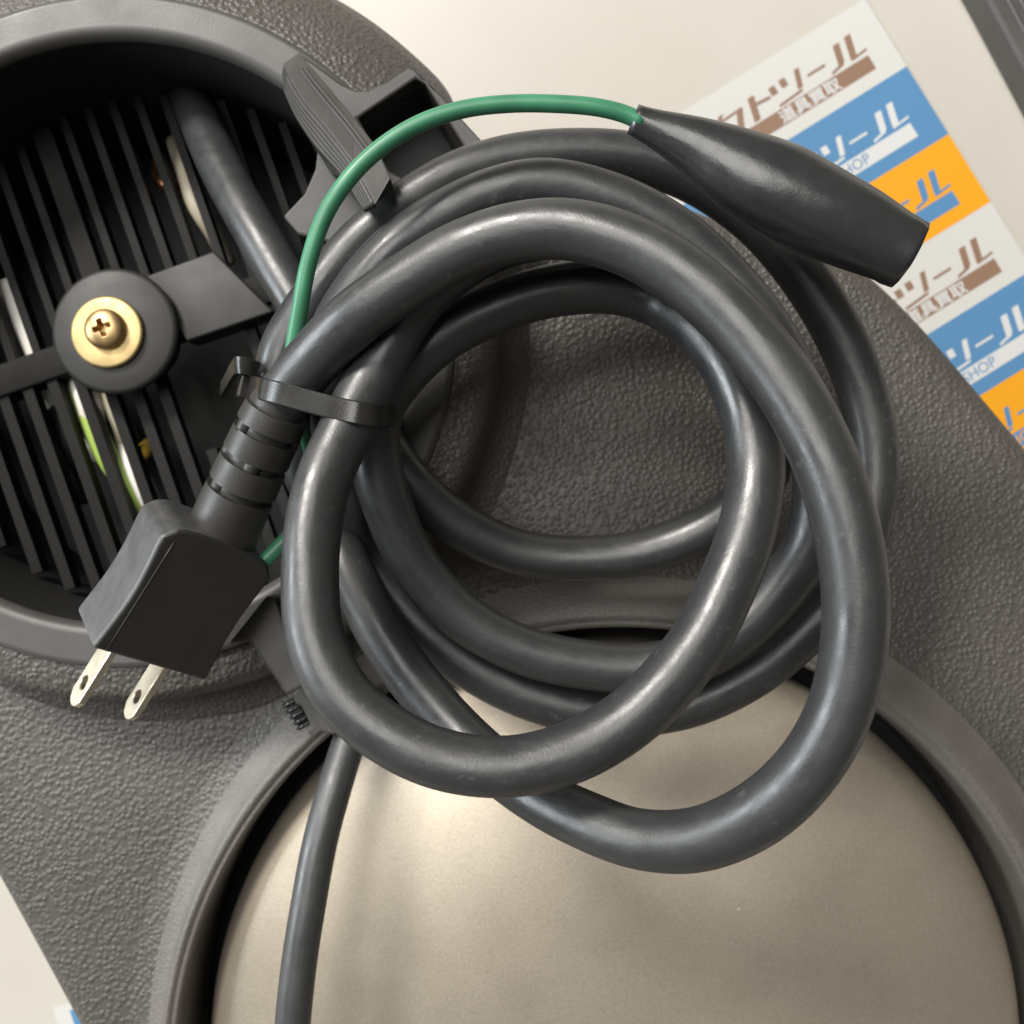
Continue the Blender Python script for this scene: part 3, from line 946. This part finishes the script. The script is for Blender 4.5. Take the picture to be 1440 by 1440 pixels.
SK = -0.26
def stroke(pts, wds):
    """polygons for a polyline in em units, y up"""
    out = []
    for (p, q), wd in zip(zip(pts[:-1], pts[1:]), wds):
        d = (q[0] - p[0], q[1] - p[1]); L = math.hypot(*d) or 1
        if abs(d[1]) > abs(d[0]):
            out.append([(p[0] - wd / 2, p[1]), (p[0] + wd / 2, p[1]), (q[0] + wd / 2, q[1]), (q[0] - wd / 2, q[1])])
        else:
            out.append([(p[0], p[1] - wd / 2), (q[0], q[1] - wd / 2), (q[0], q[1] + wd / 2), (p[0], p[1] + wd / 2)])
    return out
GL = {
    "ル": (1.15, stroke([(0.36, 1.0), (0.36, .22)], [.20]) + stroke([(0.42, .16), (0.02, .03)], [.12]) + stroke([(0.36, .30), (0.33, .10)], [.18]) + stroke([(0.74, 1.06), (0.74, .12)], [.20]) + stroke([(0.66, .09), (1.16, .16)], [.10])),
    "ー": (0.72, stroke([(0.05, .50), (0.62, .50)], [.11])),
    "ツ": (1.12, stroke([(0.08, .90), (0.14, .54)], [.20]) + stroke([(0.42, .96), (0.48, .60)], [.20]) + stroke([(0.92, 1.0), (0.88, .22)], [.16]) + stroke([(0.92, .12), (0.16, .04)], [.11])),
    "ト": (0.82, stroke([(0.26, 1.0), (0.26, 0.0)], [.20]) + stroke([(0.34, .62), (0.80, .56)], [.13])),
    "ク": (1.0, stroke([(0.10, .74), (0.92, .80)], [.11]) + stroke([(0.86, .82), (0.74, .02)], [.20]) + stroke([(0.30, 1.0), (0.05, .5)], [.16])),
    "ア": (1.0, stroke([(0.08, .92), (0.95, .92)], [.12]) + stroke([(0.90, .92), (0.62, .55)], [.16]) + stroke([(0.50, .72), (0.42, 0)], [.20])),
}
def logo(fr, right, base, em, z, wx=1.5):
    word = "アクトツール"
    x = right - sum(GL[c][0] for c in word) * em * wx
    polys = []
    for c in word:
        wd, ps = GL[c]
        for pl in ps:
            polys.append([(x + (a * wx - b * SK - .10) * em, base - b * em) for a, b in pl])
        x += wd * em * wx
    return quads(fr, polys, z)

def text_mesh(txt, size, bold=0.0):
    cu = bpy.data.curves.new("txt", 'FONT')
    cu.body = txt; cu.size = size; cu.offset = bold; cu.resolution_u = 3
    o = bpy.data.objects.new("txt", cu); COL.objects.link(o)
    bpy.context.view_layer.update()
    me = bpy.data.meshes.new_from_object(o.evaluated_get(bpy.context.evaluated_depsgraph_get()))
    bpy.data.objects.remove(o)
    return me
def put_text(name, txt, fr, right, base, hpx, m, parent, z, bold=0.0, width=None):
    me = text_mesh(txt, 1.0, bold)
    co = np.array([v.co[:] for v in me.vertices])
    x0, x1 = co[:, 0].min(), co[:, 0].max(); y0, y1 = co[:, 1].min(), co[:, 1].max()
    sy = hpx / (y1 - y0); sx = sy if width is None else width / (x1 - x0)
    for v in me.vertices:
        a = right - (x1 - v.co.x) * sx; b = base - (v.co.y - y0) * sy
        v.co = fr(a, b, z)
    me.materials.clear()
    return link(name, me, m, parent, smooth=False)

sheet = thing("sticker_sheet", "sheet of white, blue and orange shop stickers with Japanese lettering on the floor", "sticker sheet")
fr = sheet_frame(1216, -2, math.radians(31.8))
ROW = 112
link("backing_paper", quads(fr, [rect(-470, 0, 0, ROW * 9)], 0.0), M_PAPER, sheet, smooth=False)
for r in range(9):
    kind = r % 3
    b0_ = r * ROW
    ink = (M_BROWN, M_WHITEI, M_BLUE)[kind]
    if kind:
        link("blue_sticker" if kind == 1 else "orange_sticker", quads(fr, [rect(-470, 0, b0_, b0_ + ROW)], 0.00003), M_BLUE if kind == 1 else M_ORANGE, sheet, smooth=False)
    link("logo_lettering", logo(fr, -34, b0_ + 67, 34, 0.00006), ink, sheet, smooth=False)
    link("slogan_bar", quads(fr, [rect(-300, -38, b0_ + 70, b0_ + 92)], 0.00006), ink, sheet, smooth=False)
    if kind == 0:
        put_text("slogan_lettering", "道具買取", fr, -92, b0_ + 91.2, 20.5, M_WHITEI, sheet, 0.0001, 0.022, 98)
    else:
        put_text("shop_lettering", "SHOP", fr, -112, b0_ + 88, 15, M_BLUE if kind == 1 else M_ORANGE, sheet, 0.0001, 0.0)

scrap = thing("sticker_sheet", "small blue and white sticker corner poking out at the lower left", "sticker")
fr2 = sheet_frame(74, 1418, math.radians(18))
link("backing_paper", quads(fr2, [rect(0, 160, 0, 200)], 0.0), M_PAPER, scrap, smooth=False)
link("blue_print", quads(fr2, [rect(22, 150, 10, 190)], 0.00004), M_BLUE, scrap, smooth=False)

# ------------------------------------------------------------------ dark case edge in the upper right corner
case = thing("dark_case", "dark grey plastic case edge in the top right corner of the floor", "case")
zz_ = FZ + 0.012
cpts_ = poly([(1384, -10), (1452, 118), (1620, 440), (1760, 360), (1520, -150), (1310, -140)], zz_)
link("case_body", prism(cpts_, FZ + 0.0005, zz_, 0.0015, 3), M_SLAB, case, smooth=False)
for k, off in enumerate((26, 44)):
    a, b = P(1378 + off, -24, zz_), P(1446 + off, 104, zz_)
    d = (b - a)
    q = np.array([np.array(a - d * 0.6 + d * 2.2 * t) for t in np.linspace(0, 1, 8)])
    link("rib", tube(q, 0.0009, 10), M_SLAB, case)
